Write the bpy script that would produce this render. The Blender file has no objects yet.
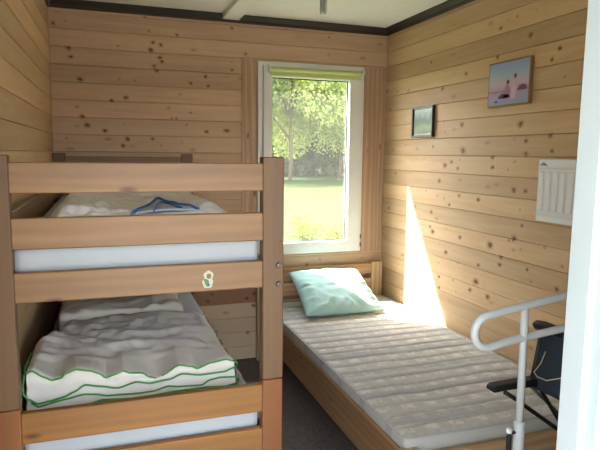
import bpy, bmesh, math, random
from mathutils import Vector, Matrix, noise
random.seed(7)
C=bpy.context.scene.collection
PI=math.pi
def N(x,y,z=0,s=1,o=4): return noise.fractal(Vector((x*s,y*s,z*s)),1.0,2.0,o)
# ------------------------------------------------------------ helpers
def srgb(h):
    if isinstance(h,str): h=[int(h[i:i+2],16)/255 for i in (0,2,4)]
    return tuple((c/12.92 if c<=.04045 else ((c+.055)/1.055)**2.4) for c in h)+(1,)
class MB:
    def __init__(s): s.v=[];s.f=[]
    def add(s,vs,fs):
        o=len(s.v); s.v+= [tuple(v) for v in vs]; s.f+=[tuple(i+o for i in f) for f in fs]; return s
    def box(s,x0,x1,y0,y1,z0,z1):
        return s.add([(x0,y0,z0),(x1,y0,z0),(x1,y1,z0),(x0,y1,z0),(x0,y0,z1),(x1,y0,z1),(x1,y1,z1),(x0,y1,z1)],
          [(0,3,2,1),(4,5,6,7),(0,1,5,4),(1,2,6,5),(2,3,7,6),(3,0,4,7)])
    def tube(s,pts,r,n=12,closed=False,caps=True):
        pts=[Vector(p) for p in pts]; m=len(pts); rs=r if isinstance(r,(list,tuple)) else [r]*m
        up=None; rings=[]
        for i,p in enumerate(pts):
            a=pts[(i-1)%m] if (closed or i>0) else p; b=pts[(i+1)%m] if (closed or i<m-1) else p
            t=(b-a).normalized()
            if up is None: up=t.orthogonal().normalized()
            up=(up-t*up.dot(t)).normalized(); w=t.cross(up)
            rings.append([p+(up*math.cos(2*PI*k/n)+w*math.sin(2*PI*k/n))*rs[i] for k in range(n)])
        vs=[v for R in rings for v in R]; fs=[]
        for i in range(m if closed else m-1):
            j=(i+1)%m
            for k in range(n): fs.append((i*n+k,i*n+(k+1)%n,j*n+(k+1)%n,j*n+k))
        if caps and not closed: fs+=[tuple(range(n))[::-1],tuple((m-1)*n+k for k in range(n))]
        return s.add(vs,fs)
    def lathe(s,prof,c=(0,0,0),axis='z',n=24):
        vs=[]; 
        for r,h in prof:
            for k in range(n):
                a=2*PI*k/n; x,y=r*math.cos(a),r*math.sin(a)
                p={'z':(x,y,h),'y':(x,h,y),'x':(h,x,y)}[axis]; vs.append((c[0]+p[0],c[1]+p[1],c[2]+p[2]))
        m=len(prof); fs=[(i*n+k,i*n+(k+1)%n,(i+1)*n+(k+1)%n,(i+1)*n+k) for i in range(m-1) for k in range(n)]
        fs+=[tuple(range(n))[::-1],tuple((m-1)*n+k for k in range(n))]
        return s.add(vs,fs)
    def prism(s,poly,d,axis='y',at=0):
        # poly of (a,b); extruded from at to at+d along axis
        n=len(poly)
        def P(a,b,h): return {'y':(a,h,b),'x':(h,a,b),'z':(a,b,h)}[axis]
        vs=[P(a,b,at) for a,b in poly]+[P(a,b,at+d) for a,b in poly]
        return s.add(vs,[tuple(range(n)),tuple(range(2*n-1,n-1,-1))]+[(i,i+n,(i+1)%n+n,(i+1)%n) for i in range(n)])
    def grid(s,fn,nu,nv):
        vs=[fn(i/nu,j/nv) for j in range(nv+1) for i in range(nu+1)]
        return s.add(vs,[(j*(nu+1)+i,j*(nu+1)+i+1,(j+1)*(nu+1)+i+1,(j+1)*(nu+1)+i) for j in range(nv) for i in range(nu)])
def build(mb,name,mat,parent=None,bevel=0,smooth=False,seg=2,fix=True,subsurf=0,attrs=None,solid=0):
    org=Vector(parent.matrix_world.translation) if parent else Vector((0,0,0))
    if parent:
        o_=parent; org=Vector((0,0,0))
        while o_: org=org+Vector(o_.location); o_=o_.parent
    me=bpy.data.meshes.new(name); vs=mb.v
    if not parent:                                   # object origin at its own base
        xs=[v[0] for v in vs]; ys=[v[1] for v in vs]; zs=[v[2] for v in vs]
        org=Vector(((min(xs)+max(xs))/2,(min(ys)+max(ys))/2,min(zs)))
    me.from_pydata([(v[0]-org.x,v[1]-org.y,v[2]-org.z) for v in vs],[],mb.f)
    if fix:
        bm=bmesh.new(); bm.from_mesh(me); bmesh.ops.recalc_face_normals(bm,faces=bm.faces); bm.to_mesh(me); bm.free()
    if attrs:
        for k,a in attrs.items():
            at=me.attributes.new(k,'FLOAT','POINT'); at.data.foreach_set('value',a)
    me.materials.append(mat); me.update()
    if smooth: me.shade_smooth()
    o=bpy.data.objects.new(name,me); C.objects.link(o)
    if parent: o.parent=parent
    else: o.location=org
    if bevel:
        m=o.modifiers.new('bevel','BEVEL'); m.width=bevel; m.segments=seg; m.limit_method='ANGLE'; m.angle_limit=.6
        if not smooth: me.shade_smooth(); me.set_sharp_from_angle(angle=.55)
    if subsurf:
        m=o.modifiers.new('sub','SUBSURF'); m.levels=m.render_levels=subsurf
    if solid:
        m=o.modifiers.new('solid','SOLIDIFY'); m.thickness=solid; m.offset=-1
    return o
def tag(o,label=None,cat=None,group=None,kind=None):
    if label: o['label']=label
    if cat: o['category']=cat
    if group: o['group']=group
    if kind: o['kind']=kind
    return o
def thing(name,loc,label=None,cat=None,group=None,kind=None):
    o=bpy.data.objects.new(name,None); C.objects.link(o); o.location=loc; o.empty_display_size=.1
    return tag(o,label,cat,group,kind)
def struct(o): o['kind']='structure'; return o
def lab(o,l): o['label']=l; return o
# ------------------------------------------------------------ materials
class NT(object):
    def __init__(s,name):
        s.m=bpy.data.materials.new(name); s.m.use_nodes=True; s.t=s.m.node_tree; s.n=s.t.nodes; s.n.clear()
        s.out=s.n.new('ShaderNodeOutputMaterial')
    def new(s,ty,**k):
        n=s.n.new('ShaderNode'+ty)
        for a,b in k.items():
            if a.startswith('i_'): 
                key=a[2:]; key=int(key) if key.isdigit() else key.replace('_',' ')
                s.set(n,key,b)
            else: setattr(n,a,b)
        return n
    def set(s,n,key,b):
        if isinstance(b,bpy.types.NodeSocket): s.t.links.new(b,n.inputs[key])
        else: n.inputs[key].default_value=b
    def math(s,op,a,b=0.,clamp=False):
        n=s.n.new('ShaderNodeMath'); n.operation=op; n.use_clamp=clamp; s.set(n,0,a); s.set(n,1,b); return n.outputs[0]
    def mix(s,f,a,b,bt='MIX'):
        n=s.n.new('ShaderNodeMix'); n.data_type='RGBA'; n.blend_type=bt; s.set(n,0,f); s.set(n,6,a); s.set(n,7,b); return n.outputs[2]
    def ramp(s,f,stops,interp='LINEAR'):
        n=s.n.new('ShaderNodeValToRGB'); r=n.color_ramp; r.interpolation=interp
        while len(r.elements)<len(stops): r.elements.new(.5)
        for e,(p,c) in zip(r.elements,stops): e.position=p; e.color=c if len(c)==4 else c+(1,)
        s.set(n,0,f); return n.outputs[0]
    def coord(s,scale,rnd=0,kind='Object'):
        tc=s.new('TexCoord'); mp=s.new('Mapping'); s.set(mp,'Vector',tc.outputs[kind]); mp.inputs['Scale'].default_value=scale
        if rnd:
            oi=s.new('ObjectInfo'); cx=s.new('CombineXYZ'); m=s.math('MULTIPLY',oi.outputs['Random'],37.); 
            for k in range(3): s.set(cx,k,m)
            s.set(mp,'Location',cx.outputs[0])
        return mp.outputs[0]
    def noise(s,v,sc,detail=4,rough=.55,dist=0):
        n=s.new('TexNoise'); s.set(n,'Vector',v); n.inputs['Scale'].default_value=sc; n.inputs['Detail'].default_value=detail
        n.inputs['Roughness'].default_value=rough; n.inputs['Distortion'].default_value=dist; return n.outputs[0]
    def bsdf(s,col,rough=.5,bump=None,bstr=.3,bdist=.002,**k):
        b=s.new('BsdfPrincipled'); s.set(b,'Base Color',col); s.set(b,'Roughness',rough)
        for a,v in k.items(): s.set(b,a.replace('_',' '),v)
        if bump is not None:
            bp=s.new('Bump'); s.set(bp,'Height',bump); bp.inputs['Strength'].default_value=bstr; bp.inputs['Distance'].default_value=bdist
            s.t.links.new(bp.outputs[0],b.inputs['Normal'])
        return b
    def done(s,b):
        s.t.links.new(b.outputs[0] if hasattr(b,'outputs') else b,s.out.inputs[0]); return s.m
def plain(name,col,rough=.5,**k):
    t=NT(name); c=t.coord((1,1,1)); n=t.noise(c,6.,5)
    c2=t.mix(t.math('MULTIPLY',n,.16),srgb(col),(0.,0.,0.,1),'MIX')
    return t.done(t.bsdf(c2,rough,**k))
def wood(name,a,b,axis,scale=1.,rough=.5,knots=True):
    """solid pine: streaks along axis (0,1,2)"""
    t=NT(name); sc=[11*scale]*3; sc[axis]=.9*scale; c=t.coord(sc,1)
    n1=t.noise(c,1.,5,.6,.5); col=t.ramp(n1,[(.3,srgb(a)),(.68,srgb(b))])
    s2=[130]*3; s2[axis]=5; n2=t.noise(t.coord(s2,1),1.,3,.6)
    col=t.mix(t.math('MULTIPLY',n2,.32),col,srgb('604829'))
    w=t.new('TexWave'); w.wave_type='BANDS'; w.bands_direction={0:'Z',1:'Z',2:'X'}[axis]
    s3=[5.]*3; s3[axis]=.55; t.set(w,'Vector',t.coord(s3,1)); w.inputs['Scale'].default_value=1.6; w.inputs['Distortion'].default_value=7; w.inputs['Detail'].default_value=2
    col=t.mix(t.math('MULTIPLY',w.outputs[1],.34),col,srgb('6a4f2f'))
    if knots:
        s4=[9.]*3; s4[axis]=3.2; vo=t.new('TexVoronoi'); t.set(vo,'Vector',t.coord(s4,1)); vo.inputs['Scale'].default_value=1.
        k=t.math('SUBTRACT',1.,t.math('MULTIPLY',vo.outputs['Distance'],9.),True)
        kn=t.math('MULTIPLY',k,1.2,True); col=t.mix(kn,col,srgb('4a2a14'))
    return t.done(t.bsdf(col,rough,n2,.15,.001))
def board_mat(name,a,b,pale,axis):
    """tongue and groove pine boards: attributes tint (per board), knot (distance/radius), pale"""
    t=NT(name); at=lambda k:(lambda n:(setattr(n,'attribute_name',k),n.outputs['Fac'])[1])(t.new('Attribute'))
    tint,knot,pl=at('tint'),at('knot'),at('pale')
    sc=[16.]*3; sc[axis]=1.1; tc=t.new('TexCoord'); mp=t.new('Mapping'); t.set(mp,'Vector',tc.outputs['Object']); mp.inputs['Scale'].default_value=sc
    cx=t.new('CombineXYZ')
    for k in range(3): t.set(cx,k,t.math('MULTIPLY',tint,53.))
    t.set(mp,'Location',cx.outputs[0])
    kh=t.math('SUBTRACT',1.,t.math('DIVIDE',knot,3.6),True)
    n1=t.noise(mp.outputs[0],1.,6,.62,.8)
    f=t.math('ADD',n1,t.math('MULTIPLY',kh,.22))
    col=t.ramp(f,[(.28,srgb(a)),(.72,srgb(b))])
    s2=[150]*3; s2[axis]=4; n2=t.noise(t.coord(s2),1.,3,.6)
    col=t.mix(t.math('MULTIPLY',n2,.25),col,srgb('7b5a38'))
    col=t.mix(t.math('MULTIPLY',pl,1.,True),col,t.mix(t.math('MULTIPLY',n1,.5),srgb(pale),srgb(b)))
    col=t.mix(t.math('MULTIPLY',pl,-.75,True),col,srgb('8f6447'))
    # big blotches, board to board variation
    bl=t.noise(t.coord((1,1,1)),1.7,3); col=t.mix(t.math('MULTIPLY',bl,.22),col,srgb('a07d5a'))
    v=t.math('ADD',t.math('MULTIPLY',tint,.26),.86); cv=t.new('CombineXYZ')
    for k in range(3): t.set(cv,k,v)
    col=t.mix(1.,col,cv.outputs[0],'MULTIPLY')
    ne=t.noise(t.coord((1,1,1)),110.,3); kd=t.math('ADD',knot,t.math('MULTIPLY',t.math('SUBTRACT',ne,.5),2.2))
    ring=t.math('MULTIPLY',t.math('SUBTRACT',1.,t.math('DIVIDE',kd,2.6),True),.8); col=t.mix(ring,col,srgb('93683f'))
    core=t.math('MULTIPLY',t.math('SUBTRACT',1.35,kd,True),1.25,True); col=t.mix(core,col,srgb('63442c'))
    # small random pin knots
    s4=[26.]*3; s4[axis]=12.; vo=t.new('TexVoronoi'); t.set(vo,'Vector',t.coord(s4)); vo.inputs['Scale'].default_value=.33
    vp=t.math('MULTIPLY',t.math('SUBTRACT',1.,t.math('MULTIPLY',vo.outputs['Distance'],7.),True),.6); col=t.mix(vp,col,srgb('6b4426'))
    return t.done(t.bsdf(col,.55,n2,.12,.001,Specular_IOR_Level=.3))
def fabric(name,col,col2=None,sc=60,rough=.9,bstr=.25):
    t=NT(name); n=t.noise(t.coord((1,1,1)),sc,4); m=t.noise(t.coord((1,1,1)),5.,4)
    c=t.mix(m,srgb(col),srgb(col2 or col)); return t.done(t.bsdf(c,rough,n,bstr,.002,Specular_IOR_Level=.15))
def metal(name,col,rough=.35,met=1.):
    return plain(name,col,rough,Metallic=met)
M={}
M['wall_back']=board_mat('pine_boards_back','c7a68c','dfc2a6','d8c4a6',0)
M['wall_side']=board_mat('pine_boards_side','bd9c74','d4b98f','dcc7a0',1)
M['trimv']=wood('pine_trim_vertical','bd9a80','d3b194',2)
M['bunk_x']=wood('bunk_pine_across','7b5c40','96734f',0)
M['bunk_y']=wood('bunk_pine_along','87664a','9f7c5a',1)
M['bunk_z']=wood('bunk_pine_upright','573f2c','6e5238',2)
M['oil_x']=wood('oiled_pine_across','7e501c','98662a',0)
M['oil_y']=wood('oiled_pine_along','7d5026','966534',1)
M['oil_z']=wood('oiled_pine_upright','743f1a','8c5222',2)
M['bed_x']=wood('bed_pine_across','b99670','d0b088',0)
M['bed_y']=wood('bed_pine_along','8f6c4c','aa8660',1)
M['bed_z']=wood('bed_pine_upright','c8a87c','dcc096',2,knots=False)
M['white']=plain('white_plastic','e9ecea',.35)
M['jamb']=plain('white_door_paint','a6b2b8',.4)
M['ceil']=plain('ceiling_paint','e6e7dc',.8)
M['beam']=plain('beam_paint','e8e9de',.6)
M['dark']=plain('dark_stained_trim','2e2824',.5)
M['gasket']=plain('black_gasket','14161a',.6)
M['green_blind']=fabric('green_blind_cloth','bac984','c4d092',90)
M['sheet']=fabric('white_sheet','a9afb4','a0a6ab',40)
M['quilt']=fabric('white_quilt_cloth','dad6cf','cec9c1',70)
M['quilt2']=fabric('cream_blanket_cloth','dad4c8','cfc8bb',70)
M['hem_green']=fabric('green_hem','55964f','4a8a48',90)
M['hem_blue']=fabric('blue_hem','4a78b4','3d6ba8',90)
M['pillow']=fabric('mint_pillowcase','a2ccc8','b8dad6',50)
M['white_tube']=plain('white_enamelled_steel','ccd4d7',.25)
M['steel']=metal('zinc_steel','6e6a64',.35)
M['black']=plain('black_rubber','17181b',.5)
M['blacktube']=plain('black_steel_tube','1c1d20',.35)
M['navy']=fabric('dark_blue_canvas','2b343d','343e48',120)
M['cord']=plain('beige_cord','b9ad92',.8)
def carpet():
    t=NT('grey_brown_carpet'); c=t.coord((1,1,1)); n=t.noise(c,90,3,.7); n2=t.noise(c,300,2); 
    col=t.ramp(n,[(.35,srgb('4f4947')),(.65,srgb('776f6b'))]); col=t.mix(t.math('MULTIPLY',n2,.4),col,srgb('9a918b'))
    return t.done(t.bsdf(col,.95,n2,.6,.004,Specular_IOR_Level=.1))
M['carpet']=carpet()
def mattress_mat():
    t=NT('grey_checked_ticking'); tc=t.new('TexCoord'); sx=t.new('SeparateXYZ'); t.set(sx,0,tc.outputs['Object'])
    wob=t.noise(t.coord((1,1,1)),9.,2)
    X=t.math('ADD',sx.outputs[0],t.math('MULTIPLY',wob,.02)); Y=t.math('ADD',sx.outputs[1],t.math('MULTIPLY',wob,.02))
    def sq(v,per,duty,ph=0):
        f=t.math('FRACT',t.math('ADD',t.math('DIVIDE',v,per),ph)); return t.math('LESS_THAN',f,duty)
    bx=sq(X,.118,.52); by=sq(Y,.098,.5,.3); rag=t.math('MULTIPLY',t.math('SUBTRACT',t.noise(t.coord((1,1,1)),34.,4),.40),7.,True); b1=t.math('MULTIPLY',t.math('MULTIPLY',bx,by),rag)
    sx2=sq(X,.052,.5); sy2=sq(Y,.0433,.5); b2=t.math('MULTIPLY',sx2,sy2)
    col=t.mix(t.math('MULTIPLY',b1,.8),srgb('b8b7b1'),srgb('e0ddd1'))
    col=t.mix(t.math('MULTIPLY',b2,.3),col,srgb('d3d1c6'))
    st=sq(Y,.26,.22,.6); col=t.mix(t.math('MULTIPLY',st,.45),col,srgb('8c9096'))
    n=t.noise(t.coord((1,1,1)),140,3); f=t.noise(t.coord((1,1,1)),28,4)
    col=t.mix(t.math('MULTIPLY',f,.5),col,srgb('b5b6b0'))
    return t.done(t.bsdf(col,.85,n,.3,.002,Specular_IOR_Level=.2))
M['ticking']=mattress_mat()
def glass():
    t=NT('window_glass'); tr=t.new('BsdfTransparent'); gl=t.new('BsdfGlossy'); gl.inputs['Roughness'].default_value=.02
    df=t.new('BsdfTranslucent'); df.inputs[0].default_value=(.9,.9,.85,1)
    lw=t.new('LayerWeight'); lw.inputs['Blend'].default_value=.5
    m=t.new('MixShader'); t.set(m,0,t.math('ADD',t.math('MULTIPLY',t.math('POWER',lw.outputs['Facing'],5.),.9),.035)); t.set(m,1,tr.outputs[0]); t.set(m,2,gl.outputs[0])
    m2=t.new('MixShader'); t.set(m2,0,.011); t.set(m2,1,m.outputs[0]); t.set(m2,2,df.outputs[0])
    return t.done(m2)
M['glass']=glass()
def grass():
    t=NT('lawn'); c=t.coord((1,1,1),0); n=t.noise(c,.35,5); n2=t.noise(c,7,5)
    col=t.ramp(n,[(.3,srgb('2c3b15')),(.7,srgb('38481c'))]); col=t.mix(t.math('MULTIPLY',n2,.6),col,srgb('2e4017'))
    return t.done(t.bsdf(col,.9,n2,.5,.03,Specular_IOR_Level=.1))
M['lawn']=grass()
def leaf(name,a,b,tr=.5):
    t=NT(name); n=t.noise(t.coord((1,1,1)),.9,4); col=t.mix(n,srgb(a),srgb(b))
    d=t.new('BsdfDiffuse'); t.set(d,0,col); s=t.new('BsdfTranslucent'); t.set(s,0,t.mix(1.,col,(1.15,1.1,.6,1),'MULTIPLY'))
    m=t.new('MixShader'); t.set(m,0,tr); t.set(m,1,d.outputs[0]); t.set(m,2,s.outputs[0]); return t.done(m)
M['leafA']=leaf('pale_green_leaves','a6b46a','c2cb80'); M['leafB']=leaf('mid_green_leaves','66803e','869a54'); M['leafC']=leaf('dark_hedge_leaves','5c6c4c','70805c',.3)
M['weed']=leaf('weed_leaves','5c6c2c','7c8a3c',.4)
M['bark']=wood('bark','4a4034','6b5e4c',2,1.,.9,False)
# ------------------------------------------------------------ camera (fitted from the photograph's vanishing lines)
cam=bpy.data.cameras.new('camera'); co=bpy.data.objects.new('camera',cam); C.objects.link(co)
cam.sensor_width=36; cam.lens=565.44/600*36; cam.clip_start=.02; cam.clip_end=300
r=Vector((0.94617545,-0.32346675,0.01101261)); u=Vector((0.03012275,0.12188849,0.9920866)); f=Vector((0.32224934,0.93835625,-0.1250716))
co.matrix_world=Matrix(((r.x,u.x,-f.x,.320),(r.y,u.y,-f.y,-4.0646),(r.z,u.z,-f.z,1.5590),(0,0,0,1)))
bpy.context.scene.camera=co
# ------------------------------------------------------------ room shell
W=2.415; ZC=2.52; YF=-3.22; P=.112; Z1=2.342
KR=[ (-0.402,2.288,.6),(-0.512,2.273,.6),(-0.647,2.180,1),(-1.049,2.053,1),(-0.919,2.072,.6),(-0.357,2.031,.8),(-0.796,1.990,1.2),(-0.537,1.991,.8),(-0.030,2.124,.8),(-0.896,2.371,.7),(-1.021,2.347,.6),(-1.484,2.296,.8),(-1.629,2.297,.7),(-1.352,2.261,.9),(-1.594,2.179,1.3),(-1.803,2.078,1),(-1.755,2.034,.9),(-1.907,2.205,.6),(-1.337,2.108,1),(-1.427,2.148,.4),(-1.464,2.075,.5),(-0.322,1.799,.8),(-0.340,1.635,.8),(-0.710,1.616,.9),(-1.030,1.748,1.3),(-0.849,1.709,.8),(-1.053,1.588,1.8),(-0.932,1.516,1.1),(-0.862,1.494,1.4),(-0.601,1.532,.7),(-1.025,1.533,.7),(-0.569,1.916,.7),(-0.829,1.776,.8),(-1.006,1.479,1),(-1.557,1.727,1.6),(-1.608,1.639,1.1),(-1.778,1.661,1.2),(-1.737,1.830,.5),(-1.847,1.938,.7),(-0.198,1.419,.9),(-0.802,1.391,1.3),(-0.864,1.279,.8),(-0.930,1.243,1),(-0.721,1.174,1.2),(-0.640,1.314,.7),(-0.105,1.144,1),(-0.748,1.042,1.4),(-1.064,1.048,1.1),(-1.033,1.308,.9),(-1.229,1.299,1.2),(-0.310,0.971,.7),(-0.712,1.072,.9),(-1.340,1.550,1.1),(-1.344,1.493,1.1),(-1.480,1.486,.7),(-1.528,1.529,.8),(-1.611,1.570,1.2),(-1.795,1.585,1),(-1.534,1.376,1.4),(-1.625,1.376,1),(-1.592,1.273,.7),(-1.626,1.236,.7),(-0.915,0.927,1.2),(-1.261,0.908,1),(-0.832,0.844,.7),(-0.284,0.720,.6),(-0.848,0.750,1),(-1.010,0.763,.8),(-1.245,0.804,1.7),(-1.192,0.740,1.2),(-1.046,0.695,.7),(-0.986,0.625,.7),(-0.853,0.678,.9),(-1.557,1.114,1.5),(-1.517,1.097,.8),(-1.612,1.190,.9),(-1.558,1.050,.8),(-1.617,1.061,.7),(-1.359,1.046,1.8),(-1.789,1.101,.8),(-1.459,0.992,1.1),(-1.453,0.948,1),(-1.673,0.963,.9),(-1.910,1.025,.8),(-1.888,0.908,1.1),(-1.706,0.908,.8),(-1.362,0.740,1.3) ]
KB=[ (0.029,2.372,1.1),(0.101,2.390,.6),(0.115,2.222,1.2),(0.127,2.168,1),(0.219,2.305,.6),(0.179,2.028,1.2),(0.348,2.148,.5),(0.422,2.258,.7),(0.600,2.457,.8),(0.625,2.368,.8),(0.810,2.356,.9),(0.649,2.296,1),(0.700,2.282,1),(0.633,2.245,1.3),(0.693,2.198,1),(0.706,2.172,1),(0.653,2.140,1),(0.670,2.110,1),(0.899,2.038,1),(0.423,2.042,.8),(0.526,2.036,.7),(0.464,1.921,1.1),(0.372,1.898,1),(0.152,1.850,.8),(0.184,1.789,1.2),(0.213,1.731,1.3),(0.324,1.698,1.1),(0.468,1.644,1.2),(0.438,1.600,1.1),(0.083,1.643,.7),(0.634,1.649,.9),(0.824,1.959,.8),(0.746,1.865,.8),(0.765,1.793,.8),(0.896,1.836,.8),(0.799,1.794,.8),(0.867,1.750,.8),(0.391,1.830,.5),(0.554,1.843,.5),(0.447,1.746,.6),(0.831,1.634,.7),(0.689,1.604,.7),(0.099,2.334,.5),(1.928,2.424,.8),(1.931,2.296,.8),(1.291,2.261,.9),(1.192,2.144,.9),(1.190,2.198,.7),(1.004,2.088,1.1),(1.022,2.025,1),(1.151,1.717,1.2),(1.007,1.707,1),(1.306,1.940,.9),(1.315,1.810,.9),(1.191,2.431,.9),(2.266,1.923,.9),(2.381,1.950,.8),(2.390,1.215,.8),(2.250,1.825,.7),(1.035,0.522,1),(1.005,0.469,1.2),(1.297,0.472,1.3),(1.357,0.505,1.2),(1.351,0.412,1),(1.303,0.205,.9),(1.063,0.235,.7),(1.777,0.706,.9),(1.884,0.744,.7),(2.245,0.734,.7) ]

def boards(name,mat,axis,along,regions,knots,side=1,xo=lambda a:0):
    """horizontal tongue-and-groove boards. regions: (a0,a1,z0,z1); axis 'x' lies in y=0, 'y' in x=const; side=room side direction"""
    mb=MB(); tint=[];kn=[];pale=[]
    rnd=random.Random(len(knots)*3+5); tints={i:rnd.random() for i in range(-3,30)}
    for (a0,a1,zb,zt) in regions:
        i0=math.floor((Z1-zt)/P); i1=math.ceil((Z1-zb)/P)
        for i in range(i0,i1+1):
            top=min(Z1-P*i,zt); bot=max(Z1-P*(i+1),zb)      # board below line i+1
            if top-bot<.004: continue
            idx=i+1
            offs=[(top,.006),(top-.0022,.0012),(top-.005,0)]
            h=top-bot; nz=max(2,int(h/.009)); rows=[(top,.007),(top-.0016,.0015),(top-.004,0)]+[(top-.004-(h-.006)*k/nz,0) for k in range(1,nz)]+[(bot+.002,0),(bot,.007)]
            na=max(1,int((a1-a0)/.009)); base=len(mb.v)
            near=[k for k in knots if bot-.03<k[1]<top+.03]
            for (z,d) in rows:
                for j in range(na+1):
                    a=a0+(a1-a0)*j/na
                    mb.v.append((a,d*side,z) if axis=='x' else (along+xo(a)+d*side,a,z))
                    m=9.
                    for (ka,kz,kr) in near:
                        da=a-ka
                        if abs(da)<.09:
                            dd=math.hypot(da/(1.15+.5*abs(N(ka*9,kz*9,0,1))),z-kz+.25*da*N(kz*30,ka*30,1,1))/(.0088*kr)
                            if kr<.85: dd=dd*.9+.45
                            if dd<m: m=dd
                    kn.append(m); tint.append(tints[idx]); pale.append(1. if (axis=='x' and idx>=18) else (-1. if (axis=='x' and idx==17) else 0.))
            for q in range(len(rows)-1):
                for j in range(na): mb.f.append((base+q*(na+1)+j,base+q*(na+1)+j+1,base+(q+1)*(na+1)+j+1,base+(q+1)*(na+1)+j))
    return mb,{'tint':tint,'knot':kn,'pale':pale}
def slab(mb,at,*bx):
    for b in bx: mb.box(*b)
    n=8*len(bx); at['tint']+=[.5]*n; at['knot']+=[9.]*n; at['pale']+=[0.]*n
# back wall, window hole x 1.40..2.20 z .83..2.21
mb,at=boards('wall_back',None,'x',0,[(0,1.262,0,ZC),(1.262,2.415,2.236,ZC),(1.262,2.415,0,.79)],KB,1)
slab(mb,at,(-.25,1.40,.008,.16,-.05,ZC+.1),(2.20,2.60,.008,.16,-.05,ZC+.1),(1.40,2.20,.008,.16,-.05,.83),(1.40,2.20,.008,.16,2.21,ZC+.1))
struct(build(mb,'wall_back',M['wall_back'],fix=False,attrs=at))
rk=[(a,z,k) for a,z,k in KR]
rg=random.Random(3)
for _ in range(26): rk.append((rg.uniform(-3.2,-1.95),rg.uniform(.1,2.4),rg.uniform(.6,1.3)))
for _ in range(14): rk.append((rg.uniform(-2.2,0),rg.uniform(.02,.42),rg.uniform(.6,1.3)))
mb,at=boards('wall_right',None,'y',W,[(YF,0,0,ZC)],rk,1)
slab(mb,at,(W+.008,W+.16,YF-.14,.16,-.05,ZC+.1))
struct(build(mb,'wall_right',M['wall_side'],fix=False,attrs=at))
lk=[(rg.uniform(-3.1,-.05),rg.uniform(.1,2.4),rg.uniform(.4,.8)) for _ in range(15)]
mb,at=boards('wall_left',None,'y',0,[(YF,0,0,ZC)],lk,-1,xo=lambda a:.0125*a)
slab(mb,at,(-.2,-.052,YF-.14,.16,-.05,ZC+.1))
struct(build(mb,'wall_left',M['wall_side'],fix=False,attrs=at))
# front wall with door opening x .13..1.16, up to z 2.12
mb=MB()
for b in [(-.2,.09,YF-.14,YF,-.05,ZC+.1),(1.20,W,YF-.14,YF,-.05,ZC+.1),(.09,1.20,YF-.14,YF,2.16,ZC+.1)]: mb.box(*b)
struct(build(mb,'wall_front',M['trimv']))
struct(build(MB().box(-.2,W+.16,YF-.14,.16,-.05,0),'floor',M['carpet']))
struct(build(MB().box(-.2,W+.16,YF-.14,.16,ZC,ZC+.1),'ceiling',M['ceil']))
# dark cornice trims (profile with two steps)
def cornice(name,pts):
    mb=MB()
    prof=[(0,ZC-.052),(.014,ZC-.052),(.018,ZC-.046),(.018,ZC-.034),(.036,ZC-.012),(.040,ZC-.010),(.040,ZC),(0,ZC)]
    (ax,ay,nx,ny),(bx,by,_,_)=pts
    A=[(ax+nx*d,ay+ny*d,z) for d,z in prof]; B=[(bx+nx*d,by+ny*d,z) for d,z in prof]; n=len(prof)
    mb.add(A+B,[tuple(range(n)),tuple(range(2*n-1,n-1,-1))]+[(i,(i+1)%n,(i+1)%n+n,i+n) for i in range(n)])
    return struct(build(mb,name,M['dark']))
cornice('trim_1',((0,0,0,-1),(1.118,0,0,0)))
cornice('trim_2',((1.245,0,0,-1),(W,0,0,0)))
cornice('trim_3',((W,0,-1,0),(W,YF,0,0)))
cornice('trim_4',((-.002,-.04,1,0),(-.03,YF,0,0)))
struct(build(MB().box(1.118,1.245,-.012,0,ZC-.052,ZC-.034),'trim_5',M['dark'],bevel=.002))
struct(build(MB().box(1.120,1.243,YF,0,ZC-.032,ZC),'trim_6',M['beam'],bevel=.004))
# upright boards beside the window
def vboard(name,x0,x1,z0,z1):
    mb=MB().box(x0,x1,-.006,.008,z0,z1)
    return struct(build(mb,name,M['trimv'],bevel=.002))
vboard('trim_7',1.262,1.376,.79,2.236); vboard('trim_8',2.222,2.413,.79,2.232)
# door frame: moulded white jambs and head
def jamb(name,x,s):
    prof=[(0,YF+.012),(0,-3.262),(-.010,-3.266),(-.010,-3.285),(-.016,-3.291),(-.016,-3.318),(-.007,-3.326),(-.007,-3.350),(.0,-3.356),(.0,-3.375),(.075,-3.375),(.075,YF+.012)] if False else \
         [(0,YF+.014),(0,-3.258),(.012,-3.262),(.012,-3.288),(.020,-3.294),(.020,-3.33),(.030,-3.338),(.030,-3.374),(.08,-3.374),(.08,-3.362),(.042,-3.362),(.042,YF+.0),(.075,YF+.0),(.075,YF+.014)]
    poly=[(x+s*a,b) for a,b in prof]
    mb=MB().prism(poly,2.16,'z',0.)
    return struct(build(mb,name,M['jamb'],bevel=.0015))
d=thing('door_1',(.65,-3.29,0),kind='structure')
o=jamb('jamb',1.172,1); 
o2=jamb('jamb',.13,-1)
for q in (o,o2):
    q.parent=d; q.location=Vector(q.location)-Vector(d.location)
    del q['kind']
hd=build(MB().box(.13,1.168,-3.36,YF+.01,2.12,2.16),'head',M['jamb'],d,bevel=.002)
build(MB().box(.13,1.16,-3.36,YF+.01,0,.02),'threshold',M['steel'],d,bevel=.002)
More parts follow.
